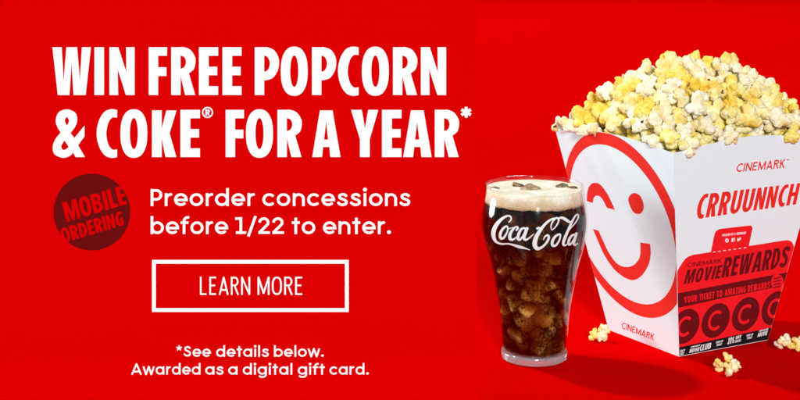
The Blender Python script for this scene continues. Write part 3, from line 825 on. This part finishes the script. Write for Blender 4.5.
# ------------------------------------------------------------------ the glass of cola
GX = 13.42
prof_out = [(0.00, 3.25), (0.9, 3.30), (1.8, 3.33), (2.8, 3.40), (4.8, 3.58), (7.0, 3.95), (9.3, 4.40), (11.0, 4.86), (12.3, 5.20), (13.4, 5.34), (14.4, 5.32), (15.4, 5.16), (16.3, 4.98), (17.0, 4.92), (17.45, 4.92)]
def rad_at(z):
    zs = [p[0] for p in prof_out]; rs = [p[1] for p in prof_out]
    for i in range(len(zs)-1):
        if zs[i] <= z <= zs[i+1]:
            a, b_, c, d = rs[max(i-1, 0)], rs[i], rs[i+1], rs[min(i+2, len(rs)-1)]
            t = (z-zs[i])/(zs[i+1]-zs[i])
            m1 = (c-a)/(zs[i+1]-zs[max(i-1, 0)])*(zs[i+1]-zs[i]); m2 = (d-b_)/(zs[min(i+2, len(zs)-1)]-zs[i])*(zs[i+1]-zs[i])
            return (2*t**3-3*t*t+1)*b_+(t**3-2*t*t+t)*m1+(-2*t**3+3*t*t)*c+(t**3-t*t)*m2
    return rs[-1]
def lathe(name, rz, mat, seg=96, close=False, jitter=None):
    """rz: list of (r, z); r = 0 ends close to a point"""
    V, F, ring = [], [], []
    for k, (r, z) in enumerate(rz):
        if r < 1e-6: ring.append([len(V)]*seg); V.append((0, 0, z)); continue
        ids = []
        for s in range(seg):
            a = 2*PI*s/seg; zz = z+(jitter(k, a) if jitter else 0)
            ids.append(len(V)); V.append((r*math.cos(a), r*math.sin(a), zz))
        ring.append(ids)
    rows = list(range(len(rz)-1))+([len(rz)-1] if close else [])
    for k in rows:
        A, B = ring[k], ring[(k+1) % len(rz)]
        for s in range(seg):
            t = (s+1) % seg
            q = []
            for i in (A[s], A[t], B[t], B[s]):
                if i not in q: q.append(i)
            if len(q) > 2: F.append(q)
    me = mesh_data(name, V, F, [mat], smooth=True)
    bm = bmesh.new(); bm.from_mesh(me); bmesh.ops.recalc_face_normals(bm, faces=bm.faces[:]); bm.to_mesh(me); bm.free()
    return me
glass = empty('drinking_glass', (GX, 0, 0), 'tall curved bell shaped glass with white script lettering, full of iced cola', 'glass')
WALL = 0.16
zz = [0.86+i*(17.3-0.86)/60 for i in range(61)]
rz = [(rad_at(z), z) for z in zz]+[(rad_at(17.4)-0.03, 17.42), (rad_at(17.4)-0.08, 17.46), (rad_at(17.4)-0.14, 17.40)]+[(rad_at(z)-WALL, z) for z in reversed(zz)]
obj('wall', lathe('wall', rz, m_glass, close=True), glass)
rz = [(0, 0.10), (2.4, 0.09), (2.75, 0.0), (3.05, 0.02), (3.2, 0.10), (3.27, 0.25), (rad_at(0.6), 0.55), (rad_at(0.84), 0.80), (rad_at(0.84)-0.05, 0.845), (2.9, 0.85), (2.0, 0.80), (0, 0.76)]
obj('base', lathe('base', rz, m_base), glass, (0, 0, 0))

# script lettering wrapped round the glass front
def pix_on_glass(px, py):
    """crop grid of the lettering (7.27 per pixel, origin 480,210) -> point on the glass"""
    u, v = 480+px/7.273, 210+py/7.273
    z = 11.0
    for _ in range(30):
        r = rad_at(z)+0.02
        dx = (u-400)/FPX*(CAM_D-r*0.9)-GX
        for _ in range(6):
            dx = max(-r*0.98, min(r*0.98, (u-400)/FPX*(CAM_D-math.sqrt(r*r-dx*dx))-GX))
        y = -math.sqrt(r*r-dx*dx)
        z = CAM_H-(v-HORIZON)/FPX*(CAM_D+y)
    r = rad_at(z)+0.02
    return (dx, -math.sqrt(max(r*r-dx*dx, 0)), z)
sw = []
def brush(pts, ws, closed=False, n=5):
    P = catmull(pts, n, closed); Wd = [w[0] for w in catmull([(w, 0) for w in ws], n, closed)]
    sw.extend(stroke(P, [max(w*1.45, 3.2) for w in Wd], closed))
brush([(208, 92), (226, 70), (222, 48), (200, 43), (168, 58), (135, 88), (108, 128), (97, 170), (104, 210), (124, 236), (160, 247), (205, 246), (245, 255), (285, 268), (325, 278), (365, 291)],
      [5, 7, 8, 9, 13, 18, 21, 22, 17, 11, 8, 7, 10, 15, 9, 2])
sw.append(('+', [(258, 258), (300, 264), (287, 280)]))
brush([(193, 118), (165, 138), (147, 175), (150, 205), (170, 204), (192, 172), (203, 138)], [9, 12, 14, 13, 11, 9, 8], True)
brush([(203, 138), (222, 132), (240, 126)], [4, 4, 4])
brush([(262, 150), (276, 132), (264, 122), (240, 140), (220, 174), (217, 205), (234, 216), (258, 204), (280, 182)], [8, 10, 9, 12, 15, 16, 12, 7, 4])
brush([(325, 132), (300, 140), (280, 178), (276, 208), (290, 216), (312, 190), (330, 150)], [9, 12, 14, 14, 11, 9, 9], True)
brush([(345, 128), (330, 168), (320, 202), (330, 217), (352, 208), (378, 186), (392, 172)], [14, 15, 15, 12, 8, 5, 3])
sw.append(('+', [(408, 128), (436, 122), (438, 136), (411, 143)]))
brush([(522, 148), (516, 118), (530, 82), (555, 58), (572, 66), (566, 96), (545, 128), (524, 146)], [4, 6, 8, 9, 9, 8, 6, 4])
brush([(566, 60), (528, 64), (485, 92), (442, 142), (408, 200), (398, 252), (415, 280), (448, 272), (482, 240), (500, 205), (494, 184), (474, 192), (460, 218)], [6, 9, 12, 16, 21, 23, 18, 12, 11, 12, 11, 8, 4])
brush([(560, 66), (590, 56), (618, 66), (645, 84), (668, 90)], [5, 12, 15, 13, 5])
brush([(580, 176), (550, 190), (527, 226), (527, 256), (550, 258), (574, 226), (584, 192)], [9, 12, 14, 13, 11, 9, 8], True)
brush([(712, 30), (694, 42), (668, 88), (640, 150), (614, 212), (606, 246), (618, 258), (640, 244)], [5, 8, 11, 13, 15, 14, 9, 4])
brush([(712, 30), (716, 52), (694, 92), (652, 142), (625, 190)], [5, 7, 6, 5, 4])
brush([(692, 178), (668, 186), (648, 216), (644, 246), (658, 250), (678, 222), (692, 190)], [8, 11, 13, 12, 10, 8, 8], True)
brush([(703, 166), (693, 200), (682, 240), (692, 256), (708, 240)], [12, 13, 13, 9, 4])
sw.append(('+', arc(711, 246, 4, 5, 0, 330, 11)))
sv, st_ = tri2d(sw)
# finer triangles so that the lettering follows the curve of the glass
sm = mesh_data('script_lettering', [pix_on_glass(*p) for p in sv], st_, [m_script])
sm.update()
bm = bmesh.new(); bm.from_mesh(sm)
for f in bm.faces:
    if f.calc_center_median().dot(f.normal) < 0: f.normal_flip()
bm.to_mesh(sm); bm.free()
so = obj('script_lettering', sm, glass); so['label'] = 'white flowing script printed round the front of the glass'

# cola: liquid and foam
drink = empty('cola', (GX, 0, 0.87), 'dark brown iced cola under a cream foam, filling the bell glass', 'drink')
FZ0, FZ1 = 15.6, 17.05
zz = [0.95+i*(FZ0+0.1-0.95)/50 for i in range(51)]
rz = [(0, 0.9)]+[(rad_at(z)-WALL-0.012-(0.2 if k == 0 else 0), z) for k, z in enumerate(zz)]+[(0, FZ0+0.1)]
obj('liquid', lathe('liquid', [(r, z-0.87) for r, z in rz], m_liquid), drink)
def foam_jit(k, a):
    if k in (1, 2): return 0.20*noise.noise(Vector((math.cos(a)*5, math.sin(a)*5, 2.0)))+0.12*noise.noise(Vector((math.cos(a)*17, math.sin(a)*17, 4.0)))
    return 0.035*noise.noise(Vector((math.cos(a)*4*k, math.sin(a)*4*k, k*1.7)))
ri = lambda z: rad_at(z)-WALL-0.015
rz = [(0, FZ0+0.16), (ri(FZ0)-0.4, FZ0+0.16), (ri(FZ0-0.1)-0.02, FZ0)]+[(ri(z), z) for z in (FZ0+0.25, FZ0+0.5, FZ0+0.8, FZ0+1.0, FZ1)]+[(ri(FZ1)-0.12, FZ1-0.05)]
rz += [(r, FZ1-0.09+0.05*math.sin(r*2.3)) for r in (4.3, 3.8, 3.3, 2.8, 2.2, 1.6, 1.0, 0.5)]+[(0, FZ1-0.09)]
obj('foam', lathe('foam', [(r, z-0.87) for r, z in rz], m_foam, jitter=foam_jit), drink)

# ice cubes
def ice_mesh(seed, mat):
    rnd.seed(seed)
    bm = bmesh.new(); bmesh.ops.create_cube(bm, size=2)
    bmesh.ops.subdivide_edges(bm, edges=bm.edges[:], cuts=9, use_grid_fill=True)
    V = []
    for v in bm.verts:
        p = v.co; q = Vector((p.x, p.y, p.z))
        n6 = (abs(q.x)**5+abs(q.y)**5+abs(q.z)**5)**(1/5)
        q = q/n6
        k = Vector((seed*2.1, seed, 0))
        q *= 1+0.13*noise.noise(q*1.1+k)+0.07*abs(noise.noise(q*2.3+k))+0.02*noise.noise(q*7+k)
        v.co = q*U
    me = bpy.data.meshes.new('ice_cube'); bm.to_mesh(me); bm.free(); me.materials.append(mat)
    me.polygons.foreach_set('use_smooth', [True]*len(me.polygons))
    return me
ICE = [ice_mesh(s, m_ice) for s in range(6)]
ICET = [ice_mesh(20+s, m_ice_top) for s in range(4)]
rnd.seed(21); ice = []
for _ in range(6000):
    z = rnd.uniform(1.7, 14.6); s = rnd.uniform(0.8, 1.4)
    rm = rad_at(z)-WALL-s*1.13-0.06
    r = rm*(1-rnd.random()**2.2) if rnd.random() < 0.35 else rm-(rnd.uniform(0, 0.12) if z < 8.0 else rnd.uniform(0.15, 0.55))
    a = rnd.uniform(0, 2*PI); p = np.array([r*math.cos(a), r*math.sin(a), z])
    if all(np.linalg.norm(p-q) > 0.60*(s+t) for q, t in ice):
        ice.append((p, s))
for k, (p, s) in enumerate(ice):
    o = obj('ice_cube', ICE[k % 6], None, (GX+p[0], p[1], p[2])); o.scale = (s*0.95, s*rnd.uniform(0.85, 1.0), s*rnd.uniform(0.85, 1.0))
    o.rotation_euler = (rnd.uniform(0, 6.28), rnd.uniform(0, 6.28), rnd.uniform(0, 6.28))
    lvl = 'in the lower half of the glass' if p[2] < 7 else 'in the upper half of the glass'
    tag(o, 'amber tinted ice cube sunk in dark cola '+lvl, 'ice cube', 'ice cubes sunk in the cola, '+lvl)
tops = [((-1.45, 1.7), 0.62, -0.10, 'dark wet ice cube poking through the foam near the back rim'),
        ((-0.4, -0.5), 0.85, -0.20, 'amber ice cube poking through the middle of the foam'),
        ((2.9, 0.9), 0.58, -0.12, 'dark brown ice cube poking through the foam near the right rim'),
        ((3.85, 0.25), 0.46, -0.10, 'small brown ice piece beside the right rim of the foam'),
        ((-3.9, -0.1), 0.44, -0.12, 'small pale brown ice piece at the left rim of the foam')]
for k, ((u, v), s, dz, lab) in enumerate(tops):
    x, y, z = GX+u, v, FZ1-0.08
    me = ICET[k % 4] if k not in (1, 4) else ice_mesh(30+k, m_ice_pale)
    o = obj('ice_cube', me, None, (x, y, z+dz+0.07)); o.scale = (s, s*0.9, s*0.42); o.rotation_euler = (rnd.uniform(-0.3, 0.3), rnd.uniform(-0.3, 0.3), rnd.uniform(0, 6.28))
    tag(o, lab, 'ice cube')
